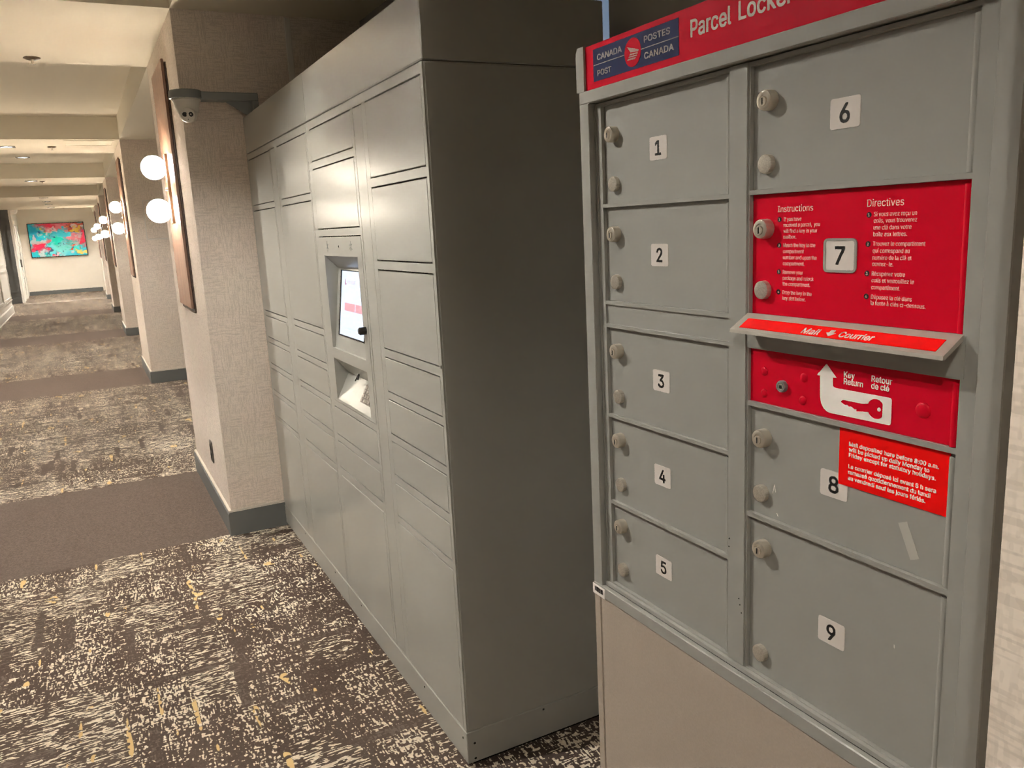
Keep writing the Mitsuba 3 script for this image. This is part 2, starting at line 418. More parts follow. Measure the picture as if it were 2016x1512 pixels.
obj('screw', [cyl((XF - 0.0028, yy, zz), (XF - 0.0033, yy, zz), 0.0035, 12) for yy, zz in ((1.84, 0.082), (2.12, 0.088), (2.75, 0.09), (3.1, 0.09), (3.6, 0.092))]
    + [cyl((xx, Y0 - 0.0028, zz), (xx, Y0 - 0.0034, zz), 0.0032, 12) for xx, zz in ((0.768, 0.072), (0.768, 0.026), (0.985, 0.098))], 'mat_gap', lb)

doors = {
    'near': (1.835, 2.2505, [(0.112, 0.574), (0.5945, 0.7015), (0.7245, 0.831), (0.852, 0.960), (0.981, 1.0865), (1.1095, 1.3405), (1.3635, 1.569), (1.592, 1.800)]),
    'screen': (2.390, 2.8705, [(0.112, 0.567), (0.5945, 0.6985), (0.722, 0.829), (1.461, 1.667), (1.690, 1.799)]),
    'third': (2.931, 3.393, [(0.110, 0.563), (0.588, 0.694), (0.716, 0.824), (0.846, 0.9515), (0.975, 1.081), (1.104, 1.566), (1.589, 1.797)]),
    'far': (3.542, 4.004, [(0.110, 0.5585), (0.579, 0.688), (0.7095, 0.820), (0.842, 0.948), (0.971, 1.077), (1.0985, 1.567), (1.589, 1.798)]),
}
CON = (2.387, 2.869, 0.852, 1.438)       # screen console
STRIPS = ((2.283, 2.369), (3.434, 3.526))
rect = lambda y0, y1, z0, z1: sbox(y0, z0, y1, z1)
frame = [rect(Y0 + 0.002, YM - 0.0015, 0.108, 1.8245), rect(YM + 0.0015, Y1, 0.108, 1.8245)]
cut = []
for y0, y1, zs in doors.values():
    cut += [rect(y0, y1, a, b) for a, b in zs]
cut.append(rect(*CON))
cut += [rect(a, b, 0.112, 1.799) for a, b in STRIPS]
for g in frame:
    for c in cut:
        g = g.difference(c)
    obj('front_frame', yz(g, XF, 0.0135), 'mat_bank', lb)
G = 0.0016
for y0, y1, zs in doors.values():
    for a, b in zs:
        tall = b - a > 0.15
        obj('door', cbx(XF - 0.0006, XF + 0.0125, y0 + G, y1 - G, a + (0.0030 if a > 0.2 else 0.0008), b - 0.0036, 0.0014), 'mat_bank', lb)
for a, b in STRIPS:
    obj('filler_strip', cbx(XF, XF + 0.0125, a + G, b - G, 0.1125, 1.797, 0.0014), 'mat_bank', lb)

# console with two sloped recesses
cy0, cy1, cz0, cz1 = CON
R1 = (2.437, 2.818, 1.050, 1.372)
R2 = (2.437, 2.820, 0.864, 1.013)
face = rect(cy0 + G, cy1 - G, cz0 + 0.002, cz1 - 0.003).difference(rect(*R1)).difference(rect(*R2))
con = obj('console', yz(face, XF - 0.0006, 0.0030), 'mat_bank', lb)


def recess(R, prof, name):
    """thin walls behind an opening: ceiling, slope and the two cheeks; prof = (x, z) from the bottom lip to the upper back and the top lip"""
    y0, y1, z0, z1 = R
    t = 0.003
    (xb, zb), (xt, zt) = prof
    cheek = [(XF + 0.001, z0), (xb, zb), (xt, zt), (XF + 0.001, z1)]
    ms = [extrude_xz(cheek, y0 - t, y0), extrude_xz(cheek, y1, y1 + t)]
    ms.append(extrude_xz([(XF + 0.001, z1), (XF + 0.001, z1 + t), (xt, zt + t), (xt, zt)], y0, y1))
    ms.append(extrude_xz([(XF + 0.001, z0 - 0.001), (xb, zb), (xt, zt), (xt + t, zt), (xb + t, zb - t), (XF + 0.001, z0 - t)], y0, y1))
    return obj(name, ms, 'mat_bank', lb)


# pocket behind the frame so that the recesses have room
P1 = ((0.757, 1.050), (0.793, 1.328))
P2 = ((0.750, 0.864), (0.797, 0.954))


class Slope:
    """drawing plane on a slope: u across (towards -y), v up the slope, w off the slope"""

    def __init__(self, p):
        (x0, z0), (x1, z1) = p
        self.o = np.array([x0, 0, z0])
        self.v = np.array([x1 - x0, 0, z1 - z0])
        self.v /= np.linalg.norm(self.v)
        self.u = np.array([0, -1.0, 0])
        self.w = np.cross(self.u, self.v)

    def place(self, mesh, y, z, lift=0.0):
        m = mesh.copy()
        s = (z - self.o[2]) / self.v[2]
        M = np.eye(4)
        M[:3, 0], M[:3, 1], M[:3, 2] = self.u, self.v, self.w
        M[:3, 3] = self.o + self.v * s + np.array([0, y, 0]) + self.w * lift
        m.apply_transform(M)
        return m

    def panel(self, y0, y1, z0, z1, t, lift=0.0):
        h = (z1 - z0) / self.v[2]
        b = trimesh.creation.box(extents=(abs(y1 - y0), h, t))
        b.apply_translation((abs(y1 - y0) / 2, h / 2, t / 2))
        return self.place(b, max(y0, y1), z0, lift)


S1, S2 = Slope(P1), Slope(P2)
# cut the carcass and gap backing behind the console
pocket = bx(XF - 0.01, XF + 0.07, R1[0] - 0.004, R1[1] + 0.004, R2[2] - 0.006, R1[3] + 0.006)
for nm, ms in (('carcass', [trimesh.boolean.difference([bx(XF + 0.016, BACK, Y0 + 0.0015, Y1, 0.02, 1.826), pocket], engine='manifold'), cbx(XF + 0.004, BACK, Y0, Y0 + 0.012, 0.108, 1.824, 0.002)]),
               ('gap_backing', [trimesh.boolean.difference([bx(XF + 0.0115, XF + 0.0165, Y0 + 0.01, Y1 - 0.004, 0.105, 1.815), pocket], engine='manifold')])):
    scene[lb + '__' + nm] = mikit.ply(cat(ms), 'mat_bank' if nm == 'carcass' else 'mat_gap')
recess(R1, P1, 'screen_recess')
recess(R2, P2, 'tray_recess')
scr = obj('touch_screen', S1.panel(2.486, 2.776, 1.098, 1.322, 0.003, 0.0004), 'mat_black', lb)


key = lb + '__touch_screen__display'
m = S1.panel(2.490, 2.757, 1.103, 1.319, 0.0006, 0.0034)
scene[key] = mikit.ply(m, 'mat_black')
scene[key]['emitter'] = {'type': 'area', 'radiance': {'type': 'rgb', 'value': [0.135, 0.165, 0.215]}}
labels[key] = {'label': 'lit pale blue screen'}


def glow(name, mesh, rgb, parent):
    rgb = [0.22 * q for q in rgb]
    kk = obj(name, mesh, 'mat_black', parent)
    scene[kk]['emitter'] = {'type': 'area', 'radiance': {'type': 'rgb', 'value': list(rgb)}}
    return kk


glow('screen_button', S1.panel(2.594, 2.711, 1.187, 1.2135, 0.0004, 0.0042), (0.62, 0.30, 0.34), scr)
glow('screen_button', S1.panel(2.500, 2.587, 1.187, 1.2135, 0.0004, 0.0042), (0.62, 0.30, 0.34), scr)
sw = trimesh.creation.extrude_polygon(Point(0, 0).buffer(0.011).difference(Point(0.006, 0.004).buffer(0.009)), 0.0004, engine='earcut')
glow('screen_emblem', S1.place(sw, 2.708, 1.283, 0.0042), (0.42, 0.22, 0.32), scr)
glow('screen_wordmark', [S1.panel(2.655, 2.690, 1.276, 1.289, 0.0004, 0.0042), S1.panel(2.600, 2.648, 1.276, 1.289, 0.0004, 0.0042), S1.panel(2.60, 2.70, 1.266, 1.268, 0.0004, 0.0042)], (0.56, 0.55, 0.68), scr)
glow('screen_text', [S1.panel(2.575, 2.704, 1.127, 1.131, 0.0004, 0.0042), S1.panel(2.62, 2.704, 1.118, 1.122, 0.0004, 0.0042)], (0.55, 0.62, 0.75), scr)
kp = obj('keypad', S2.panel(2.489, 2.588, 0.889, 0.944, 0.003, 0.0005), 'mat_keypad', lb)
for r in range(4):
    for c in range(4):
        obj('key', S2.panel(2.497 + c * 0.0225, 2.497 + c * 0.0225 + 0.015, 0.893 + r * 0.0125, 0.893 + r * 0.0125 + 0.0085, 0.0025, 0.0035), 'mat_key', kp)
obj('pen_clip', [cyl((0.772, 2.632, 0.957), (0.786, 2.645, 0.985), 0.003, 10), cyl((0.786, 2.645, 0.985), (0.790, 2.61, 0.975), 0.003, 10), cyl((0.770, 2.655, 0.950), (0.780, 2.64, 0.975), 0.0022, 10)], 'mat_black', lb)
lk = obj('console_lock', lathe_front([(0, 0.024), (0.008, 0.024), (0.0118, 0.020), (0.0118, 0.0), (0.0, 0.0)], XF, 2.4145, 1.147, 24), 'mat_black', lb, smooth=35)
obj('keyway', [bx(XF - 0.0245, XF - 0.0235, 2.4125, 2.4165, 1.142, 1.153)], 'mat_nickel', lk)
for yc in (2.768, 2.497):
    ms = []
    for ang in (0, 60, 120):
        b = bx(-0.0011, 0.0, -0.0165, 0.0165, -0.0005, 0.0005)
        b.apply_transform(trimesh.transformations.rotation_matrix(math.radians(ang + 30), (1, 0, 0)))
        b.apply_translation((XF - 0.0003, yc, 1.404))
        ms.append(b)
    obj('speaker_slot', ms, 'mat_bracket', con)
obj('lens_hole', cyl((XF, 2.6335, 1.4037), (XF - 0.0012, 2.6335, 1.4037), 0.0038, 16), 'mat_gap', con)
obj('door_latch', bx(XF - 0.004, XF, 1.821, 1.826, 1.108, 1.116), 'mat_bank', lb)

# ------------------------------------------------------------------ parcel locker with red doors
pl = thing('parcel_locker', 'grey numbered parcel compartments with a red instruction door and red header, on beige base', 'locker')
LY1, LY0 = 1.1434, 0.4384
XO = XF - 0.012
obj('cabinet', [bx(XF + 0.008, 1.15, LY0, LY1, 0.794, 1.648), bx(XF - 0.005, XF + 0.01, LY0, LY0 + 0.006, 0.80, 1.648)], 'mat_parcel', pl)
openL = [(0.8255, 0.971), (0.977, 1.124), (1.1293, 1.2755), (1.2810, 1.3128), (1.319, 1.4672), (1.4727, 1.622)]
openR = [(0.8240, 1.0480), (1.0545, 1.2010), (1.2070, 1.2772), (1.2800, 1.3200), (1.3215, 1.4700), (1.4755, 1.622)]
YLa, YLb = 0.8137, 1.1008
YRa, YRb = 0.4885, 0.7770
g = rect(0.4640, 1.1173, 0.8125, 1.6268)
for a, b in openL:
    g = g.difference(rect(YLa, YLb, a, b))
for a, b in openR:
    g = g.difference(rect(YRa, YRb, a, b))
obj('front_frame', yz(g, XF, 0.010), 'mat_parcel', pl)
obj('side_stile', cbx(XO, XF + 0.01, 1.1173, LY1, 0.800, 1.629, 0.0012), 'mat_parcel', pl)
obj('side_stile', cbx(XO, XF + 0.01, LY0, 0.4648, 0.800, 1.629, 0.0012), 'mat_parcel', pl)
obj('frame_lip', bx(XF - 0.002, XF + 0.002, 1.1125, 1.1150, 0.815, 1.626), 'mat_parcel', pl)
obj('frame_lip', bx(XF - 0.003, XF + 0.002, 0.4650, 0.4672, 0.815, 1.626), 'mat_parcel', pl)
obj('centre_stile', cbx(XF - 0.0025, XF + 0.002, 0.7795, 0.8113, 0.8235, 1.6275, 0.0008), 'mat_parcel', pl)
obj('top_bar', cbx(XO, XF + 0.012, LY0, LY1, 1.6292, 1.6480, 0.001), 'mat_parcel', pl)
obj('sill', [cbx(XF - 0.014, XF + 0.01, LY0, LY1, 0.794, 0.8150, 0.0015), bx(XF - 0.006, XF + 0.004, 0.465, 1.116, 0.8165, 0.8225)], 'mat_parcel', pl)
obj('sill_gap', bx(XF - 0.0055, XF + 0.003, 0.47, 1.112, 0.8149, 0.8166), 'mat_gap', pl)
bc = obj('barcode_label', bx(XF - 0.0148, XF - 0.0139, 1.107, 1.1436, 0.7935, 0.8120), 'mat_print_white', pl)
rng = np.random.default_rng(5)
bars, yy = [], 1.1375
while yy > 1.113:
    w = float(rng.choice([0.0005, 0.0009, 0.0014, 0.0022]))
    bars.append(bx(XF - 0.0152, XF - 0.0147, yy - w, yy, 0.7995, 0.8085))
    yy -= w + float(rng.choice([0.0005, 0.0008, 0.0013]))
obj('bars', bars, 'mat_black', bc)

# header sign
hd = obj('header_sign', bx(XF - 0.008, XF + 0.05, LY0 + 0.008, 1.1323, 1.6485, 1.7135), 'mat_red', pl)
labels[hd] = {'label': 'red header sign with post logo and Parcel Locker lettering'}
for a, b in ((1.1277, 1.1495), (LY0 - 0.004, LY0 + 0.012)):
    cap = Polygon([(a, 1.6482), (b, 1.6482), (b, 1.708), (b - 0.005 if b > 1 else b, 1.7150), (a, 1.7150)])
    obj('sign_end_cap', yz(cap, XO, 0.066), 'mat_parcel', pl)
XH = XF - 0.008
lg = obj('logo_panel', bx(XH - 0.0006, XH, 0.901, 1.105, 1.6587, 1.7057), 'mat_navy', hd) if False else obj('logo_panel', bx(XH - 0.0006, XH, 0.901, 1.105, 1.6587, 1.7057), 'mat_navy', pl)
obj('rule', [bx(XH - 0.001, XH - 0.0005, 1.0225, 1.105, 1.6818, 1.6829), bx(XH - 0.001, XH - 0.0005, 0.901, 0.983, 1.6818, 1.6829)], 'mat_print_white', lg)
obj('emblem_disc', disc(1.0027, 1.6822, 0.0198, XH - 0.0006, 0.0006, 40), 'mat_red', lg)
wing = [[(-.65, .48), (.78, .05), (.70, -.06), (-.22, .03)], [(-.27, -.05), (.66, -.11), (.60, -.20), (-.37, -.15)], [(-.40, -.21), (.56, -.25), (.50, -.34), (-.52, -.30)], [(-.53, -.36), (.44, -.39), (.28, -.51), (-.66, -.47)]]
obj('emblem_wing', [poly_front(w, 1.0027, 1.6822, 0.0198, XH - 0.0011) for w in wing], 'mat_print_white', lg)
obj('lettering', [text('CANADA', 0.0082, XH - 0.0006, 1.094, 1.6884, 0.0645, True), text('POST', 0.0080, XH - 0.0006, 1.094, 1.6656, 0.0370, True),
                  text('POSTES', 0.0082, XH - 0.0006, 0.976, 1.6898, 0.0575, True), text('CANADA', 0.0082, XH - 0.0006, 0.976, 1.6678, 0.0650, True)], 'mat_print_white', lg)
obj('lettering', text('Parcel', 0.0205, XH, 0.8773, 1.6762, 0.0752, True), 'mat_label', hd)
obj('lettering', text('Locker', 0.0205, XH, 0.7895, 1.6772, 0.0860, True), 'mat_label', hd)

# locks and knobs, one mesh each, shared
XD = XF + 0.006                            # door skin
lock_prof = [(0, 0.012), (0.0062, 0.012), (0.0064, 0.0132), (0.0092, 0.0132), (0.0112, 0.0122), (0.0121, 0.0100), (0.0121, 0.0), (0, 0)]
knob_prof = [(0, 0.0075), (0.0095, 0.0075), (0.0112, 0.0066), (0.0116, 0.0050), (0.0116, 0.0), (0, 0)]
_l = mikit.ply(lathe_front(lock_prof, 0, 0, 0, 32), 'mat_nickel', smooth=32)
_plug = mikit.ply(lathe_front([(0, 0.0145), (0.0052, 0.0145), (0.0058, 0.0138), (0.0058, 0.0100), (0, 0.0100)], 0, 0, -0.0015, 24), 'mat_nickel', smooth=32)
_slot = mikit.ply(bx(-0.0149, -0.0143, -0.0009, 0.0009, -0.0052, 0.0026), 'mat_gap')
_k = mikit.ply(lathe_front(knob_prof, 0, 0, 0, 32), 'mat_brushed', smooth=32)


def put(shape, name, parent, x, y, z):
    kk = numbered(parent + '__' + name)
    scene[kk] = {**shape, 'to_world': T().translate([x, y, z])}
    return kk


def compartment(y0, y1, z0, z1, mat, ylock, zlock, zknob, digit, ly, lz, name='door', small=False, label=None, recess=0.006):
    xd = XF + recess
    bead = [lathe for lathe in (trimesh.creation.cylinder(radius=0.0042, height=(z1 - z0) - 0.005, sections=14),)]
    bead[0].apply_translation((xd + 0.0002, y0 + 0.0052, (z0 + z1) / 2 - 0.002))
    dk = obj(name, [bx(xd, xd + 0.003, y0 + 0.0005, y1 - 0.0005, z0 + 0.0004, z1 - 0.0004)] + bead, mat, pl, smooth=30)
    if label:
        labels[dk] = {'label': label}
    if ylock:
        put(_l, 'lock', dk, xd, ylock, zlock)
        put(_plug, 'lock_plug', dk, xd, ylock, zlock)
        put(_slot, 'key_slot', dk, xd, ylock, zlock)
        put(_k, 'knob', dk, xd, ylock if small else ylock + 0.003, zknob)
    if digit:
        hw, hh = 0.0198, 0.0163
        pl_ = sbox(ly - hw + 0.003, lz - hh + 0.003, ly + hw - 0.003, lz + hh - 0.003).buffer(0.003, quad_segs=4)
        if digit == '7':
            rim = pl_.buffer(0.0028, quad_segs=4).difference(pl_)
            obj('label_rim', yz(rim, xd - 0.0016, 0.0017), 'mat_parcel', dk)
        obj('number_label', yz(pl_, xd - 0.0008, 0.0009), 'mat_label', dk)
        obj('number', text(digit, 0.0196, xd - 0.0008, ly, lz - 0.0098, None, True, center=True), 'mat_black', dk)
    return dk


cL = [('1', 5, 1.577, 1.5025, 1.546), ('2', 4, 1.4254, 1.3500, 1.3935), ('3', 2, 1.238, 1.1620, 1.2040), ('4', 1, 1.088, 1.0105, 1.0530), ('5', 0, 0.937, 0.8575, 0.9010)]
for dg, i, zl, zk, zc in cL:
    z0, z1 = openL[i]
    compartment(YLa, YLb, z0, z1, 'mat_parcel', 1.0735, zl, zk, dg, 0.9655, zc, small=True)
obj('blank_panel', bx(XF + 0.003, XF + 0.006, YLa, YLb, openL[3][0], openL[3][1]), 'mat_parcel', pl)
d6 = compartment(YRa, YRb, *openR[5], 'mat_parcel', 0.7490, 1.579, 1.5055, '6', 0.6403, 1.5500)
d7 = compartment(YRa, YRb, *openR[4], 'mat_red', 0.7530, 1.428, 1.3525, '7', 0.6415, 1.3965, name='instruction_door', label='red door 7 with white English and French instructions')
d8 = compartment(YRa, YRb, *openR[1], 'mat_parcel', 0.7520, 1.161, 1.0850, '8', 0.6408, 1.1270)
d9 = compartment(YRa, YRb, *openR[0], 'mat_parcel', 0.7500, 1.0095, 0.8560, '9', 0.6380, 0.9370)

# instructions on door 7
CAPH = 0.0047
eng = [(1.4365, 'If you have'), (1.4296, 'received a parcel,  you'), (1.4225, 'will find a key in your'), (1.4156, 'mailbox.'), (1.4056, 'Match the key to the'), (1.3984, 'compartment'), (1.3911, 'number and open the'), (1.3838, 'compartment.'),
       (1.3734, 'Remove your'), (1.3663, 'package and relock'), (1.3592, 'the compartment.'), (1.3488, 'Drop the key in the'), (1.3418, 'key slot below.')]
fre = [(1.4383, 'Si vous avez reçu un'), (1.4316, 'colis, vous trouverez'), (1.4244, 'une clé dans votre'), (1.4173, 'boîte aux lettres.'), (1.4072, 'Trouvez le compartiment'), (1.3999, 'qui correspond au'), (1.3926, 'numéro de la clé et'), (1.3858, 'ouvrez-le.'),
       (1.3754, 'Récupérez votre'), (1.3683, 'colis et verrouillez le'), (1.3608, 'compartiment.'), (1.3503, 'Déposez la clé dans'), (1.3437, 'la fente à clés ci-dessous.')]


def block(lines, y, cap, ref, ref_width, bold=False, x=XD):
    r = meshkit.text_mesh(ref, cap, 0.0004, bold)
    sx = ref_width / (r.bounds[1][0] - r.bounds[0][0])
    out = []
    for z, s in lines:
        m = meshkit.text_mesh(s, cap, 0.0004, bold)
        m.vertices[:, 0] = (m.vertices[:, 0] - m.bounds[0][0]) * sx
        out.append(front(m, x, y, z))
    return out


obj('lettering', block(eng, 0.7260, CAPH, 'received a parcel,  you', 0.0548) + [text('Instructions', 0.0076, XD, 0.7355, 1.4473, 0.0540)], 'mat_print_pink', d7)
obj('lettering', block(fre, 0.5990, CAPH, 'Trouvez le compartiment', 0.0618) + [text('Directives', 0.0078, XD, 0.6080, 1.4486, 0.0445)], 'mat_print_pink', d7)
bul, num = [], []
for y, zs in ((0.7325, (1.4386, 1.4077, 1.3757, 1.3511)), (0.6052, (1.4401, 1.4092, 1.3775, 1.3526))):
    for i, z in enumerate(zs):
        bul.append(disc(y, z, 0.0030, XD, 0.0004, 20))
        num.append(text(str(i + 1), 0.0032, XD - 0.0004, y, z - 0.0016, None, False, center=True))
obj('bullet', bul, 'mat_black', d7)
obj('bullet_number', num, 'mat_print_pink', d7)

# mail slot with sloped hood
obj('slot_panel', [bx(XF - 0.001, XF + 0.006, YRa - 0.004, YRb + 0.003, 1.2785, 1.3210)], 'mat_parcel', pl)
obj('mail_slot', bx(XF - 0.0016, XF + 0.001, 0.505, 0.762, 1.2975, 1.3085), 'mat_gap', pl)
HP = ((XF - 0.030, 1.3045), (XF, 1.3225))
hood = obj('mail_hood', extrude_xz([(XF, 1.3225), (XF - 0.030, 1.3045), (XF - 0.0305, 1.3005), (XF - 0.028, 1.3000), (XF, 1.3165)], YRa - 0.0015, YRb + 0.0020), 'mat_shelf', pl)
SH = Slope(HP)
obj('red_strip', SH.panel(0.4985, 0.767, 1.3072, 1.3168, 0.0006, 0.0001), 'mat_sticker', hood)


def slope_text(s, cap, y, z, w):
    m = meshkit.text_mesh(s, cap, 0.0004, True)
    m.vertices[:, 0] = (m.vertices[:, 0] - m.bounds[0][0]) * w / (m.bounds[1][0] - m.bounds[0][0])
    return SH.place(m, y, z, 0.0007)


arrow = trimesh.creation.extrude_polygon(Polygon([(-0.003, 0.0105), (0.003, 0.0105), (0.003, 0.0055), (0.0068, 0.0055), (0, -0.0008), (-0.0068, 0.0055), (-0.003, 0.0055)]), 0.0004, engine='earcut')
obj('lettering', slope_text('Mail', 0.0095, 0.6695, 1.3085, 0.0250), 'mat_print_white', hood)
obj('lettering', slope_text('Courrier', 0.0095, 0.6180, 1.3090, 0.0440), 'mat_print_white', hood)
obj('arrow', SH.place(arrow, 0.6300, 1.3088, 0.0007), 'mat_print_white', hood)

# key return door
KZ0, KZ1 = openR[2]
XK = XF + 0.004
kd = compartment(YRa, YRb, KZ0, KZ1, 'mat_red', None, 0, 0, None, 0, 0, name='key_return_panel', label='red key return panel with white arrow and key sign', recess=0.004)
dome = trimesh.creation.icosphere(subdivisions=2, radius=0.0058)
dome.vertices[:, 0] *= 0.42
for y, z in ((0.7525, 1.249), (0.7525, 1.2205), (0.688, 1.250), (0.689, 1.2215)):
    m = dome.copy()
    m.apply_translation((XK, y, z))
    obj('rivet_bump', m, 'mat_red', kd, smooth=True)
m = dome.copy()
m.apply_scale((1.3, 1.5, 1.5))
m.apply_translation((XK, 0.5290, 1.2385))
obj('rivet_bump', m, 'mat_red', kd, smooth=True)
obj('cam_lock', lathe_front([(0, 0.004), (0.0045, 0.004), (0.005, 0.0055), (0.0068, 0.0055), (0.0075, 0.004), (0.0075, 0), (0, 0)], XK, 0.7205, 1.2345, 28), 'mat_bracket', kd, smooth=30)
obj('cam_lock_plug', lathe_front([(0, 0.0050), (0.0042, 0.0050), (0.0042, 0.003), (0, 0.003)], XK, 0.7205, 1.2345, 20), 'mat_nickel', kd, smooth=30)
obj('cam_lock_slot', bx(XK - 0.0056, XK - 0.0050, 0.7185, 0.7225, 1.2322, 1.2362), 'mat_gap', kd)
dy = 0.0032
shape = Polygon([(.6512, 1.2714), (.6652, 1.2562), (.6602, 1.2560), (.6595, 1.2311), (.6578, 1.2235), (.6540, 1.2178), (.6485, 1.2145), (.6430, 1.2138), (.5630, 1.2146), (.5630, 1.2452), (.6380, 1.2448), (.6405, 1.2456), (.6416, 1.2475), (.6419, 1.2565), (.6366, 1.2568)])
arm_ = shape.intersection(sbox(.5, 1.2, .60, 1.26)).buffer(-0.003).buffer(0.003).union(shape.intersection(sbox(.598, 1.2, .7, 1.28)))
head = Point(.5825, 1.2297).buffer(0.0112)
keyp = head.intersection(sbox(.5740, 1.21, .60, 1.25)).union(Polygon([(.59, 1.2345), (.6000, 1.2325), (.6270, 1.2325), (.6300, 1.2297), (.6262, 1.2277), (.6235, 1.2270), (.6210, 1.2279), (.6185, 1.2258), (.6155, 1.2268), (.6105, 1.2240), (.6080, 1.2252), (.6080, 1.2222), (.6000, 1.2235), (.59, 1.2245)])).difference(Point(.5785, 1.2297).buffer(0.0022))
obj('arrow_sign', yz(affinity.translate(arm_.difference(keyp), dy, 0), XK - 0.0004, 0.0005), 'mat_print_white', kd)
obj('lettering', [text('Key', 0.0066, XK, 0.6297, 1.2593, 0.0148, True)], 'mat_print_white', kd)
obj('lettering', [text('Return', 0.0066, XK, 0.6297, 1.2513, 0.0262, True)], 'mat_print_white', kd)
obj('lettering', [text('Retour', 0.0066, XK, 0.5928, 1.2598, 0.0260, True)], 'mat_print_white', kd)
obj('lettering', [text('de clé', 0.0066, XK, 0.5928, 1.2518, 0.0228, True)], 'mat_print_white', kd)

# red notice stuck over door 8
st = obj('notice_sticker', bx(XD - 0.0016, XD - 0.0009, 0.4962, 0.6335, 1.1310, 1.2000), 'mat_sticker', pl)
labels[st] = {'label': 'bright red mail pick-up notice stuck over the corner of number 8'}
obj('lettering', block([(1.1800, 'Mail deposited here before 8:00 a.m.'), (1.1735, 'will be picked up daily Monday to'), (1.1669, 'Friday except for statutory holidays.'), (1.1534, 'Le courrier déposé ici avant 8 h sera'), (1.1465, 'ramassé quotidiennement du lundi'), (1.1393, 'au vendredi sauf les jours fériés.')],
                       0.6197, 0.0047, 'Mail deposited here before 8:00 a.m.', 0.1115, True, XD - 0.0016), 'mat_print_white', st)
tp = bx(-0.0003, 0, -0.0058, 0.0058, -0.0205, 0.0205)
tp.apply_transform(trimesh.transformations.rotation_matrix(math.radians(-24), (1, 0, 0)))
tp.apply_translation((XD - 0.0001, 0.5395, 1.0905))
obj('tape_remnant', tp, 'mat_tape', d8)
scr_pts = [((0.7375, 1.0890), (0.7345, 1.1015)), ((0.7345, 1.1015), (0.7325, 1.0915)), ((0.7300, 1.0640), (0.7275, 1.0600)), ((0.5510, 0.9575), (0.5512, 0.9615))]
for i, (a, b) in enumerate(scr_pts):
    obj('scuff_mark', cyl((XD, a[0], a[1]), (XD, b[0], b[1]), 0.0005, 6), 'mat_print_white', d9 if i == 3 else d8)
obj('screw_hole', [cyl((XF - 0.0024, y, z), (XF - 0.0028, y, z), 0.0011, 10) for y, z in ((0.789, 0.9225), (0.787, 0.9140), (0.784, 0.9030), (0.8085, 1.0050), (0.8090, 0.9930))], 'mat_gap', pl)

# beige base
pb = obj('base', [cbx(XO, 1.14, LY0, 1.1225, 0.0, 0.7935, 0.0015), cbx(XO, 1.14, 1.1250, LY1, 0.0, 0.7935, 0.0015), bx(XO + 0.006, 1.14, 1.1220, 1.1255, 0.0, 0.793)], 'mat_beige', pl)
labels[pb] = {'label': 'plain beige base'}

# ------------------------------------------------------------------ wood panels with twin-globe sconces
globe_mesh = trimesh.creation.icosphere(subdivisions=3, radius=0.062)
where = ['beside the numbered parcel compartments', 'nearest in view, left of the security camera', 'second in view down the corridor', 'third in view down the corridor', 'fourth in view down the corridor', 'farthest down the corridor']
for i, (a, b) in enumerate(PIL):
    c = (a + b) / 2
    w = thing('wood_panel', f'tall dark walnut wall panel on the pillar {where[i]}', 'wall panel', 'walnut panels on the pillars')
    obj('back_board', cbx(XP - 0.008, XP, c - 0.285, c + 0.285, 1.078, 2.300, 0.001), 'mat_wood_dark', w)
    obj('front_board', cbx(XP - 0.022, XP - 0.0085, c - 0.268, c + 0.268, 1.100, 2.317, 0.0015), 'mat_wood', w)
    s = thing('wall_sconce', f'bronze wall sconce with two glowing globes, {where[i]}', 'wall lamp', 'twin-globe sconces on the walnut panels')
    obj('bar', cbx(0.4515, XP - 0.0225, c - 0.026, c + 0.026, 1.537, 1.894, 0.002), 'mat_brass', s)
    for zc in (1.826, 1.605):
        gk = obj('globe', globe_mesh.copy().apply_translation((0.396, c, zc)), 'mat_globe', s, smooth=True)
        scene[gk]['emitter'] = {'type': 'area', 'radiance': {'type': 'rgb', 'value': list(GLOBE)}}
        obj('globe_holder', lathe_front([(0, 0.010), (0.014, 0.010), (0.030, 0.006), (0.030, 0.0), (0, 0)], 0.4518, c, zc, 24), 'mat_brass', s, smooth=35)
    obj('switch_knob', cyl((0.4518, c, 1.715), (0.440, c, 1.715), 0.008, 16), 'mat_dark_metal', s)

# a lamp on the left wall, outside the frame, that the glossy tall lockers mirror
s = thing('wall_sconce', 'bronze wall sconce with two glowing globes set far apart on the left wall', 'wall lamp')
obj('bar', cbx(XL, XL + 0.02, 9.50, 9.56, 1.60, 2.16, 0.002), 'mat_brass', s)
for zc in (1.665, 2.095):
    gk = obj('globe', globe_mesh.copy().apply_translation((XL + 0.085, 9.53, zc)), 'mat_globe', s, smooth=True)
    scene[gk]['emitter'] = {'type': 'area', 'radiance': {'type': 'rgb', 'value': list(GLOBE)}}
    obj('globe_holder', cyl((XL + 0.019, 9.53, zc), (XL + 0.03, 9.53, zc), 0.03, 24), 'mat_brass', s)

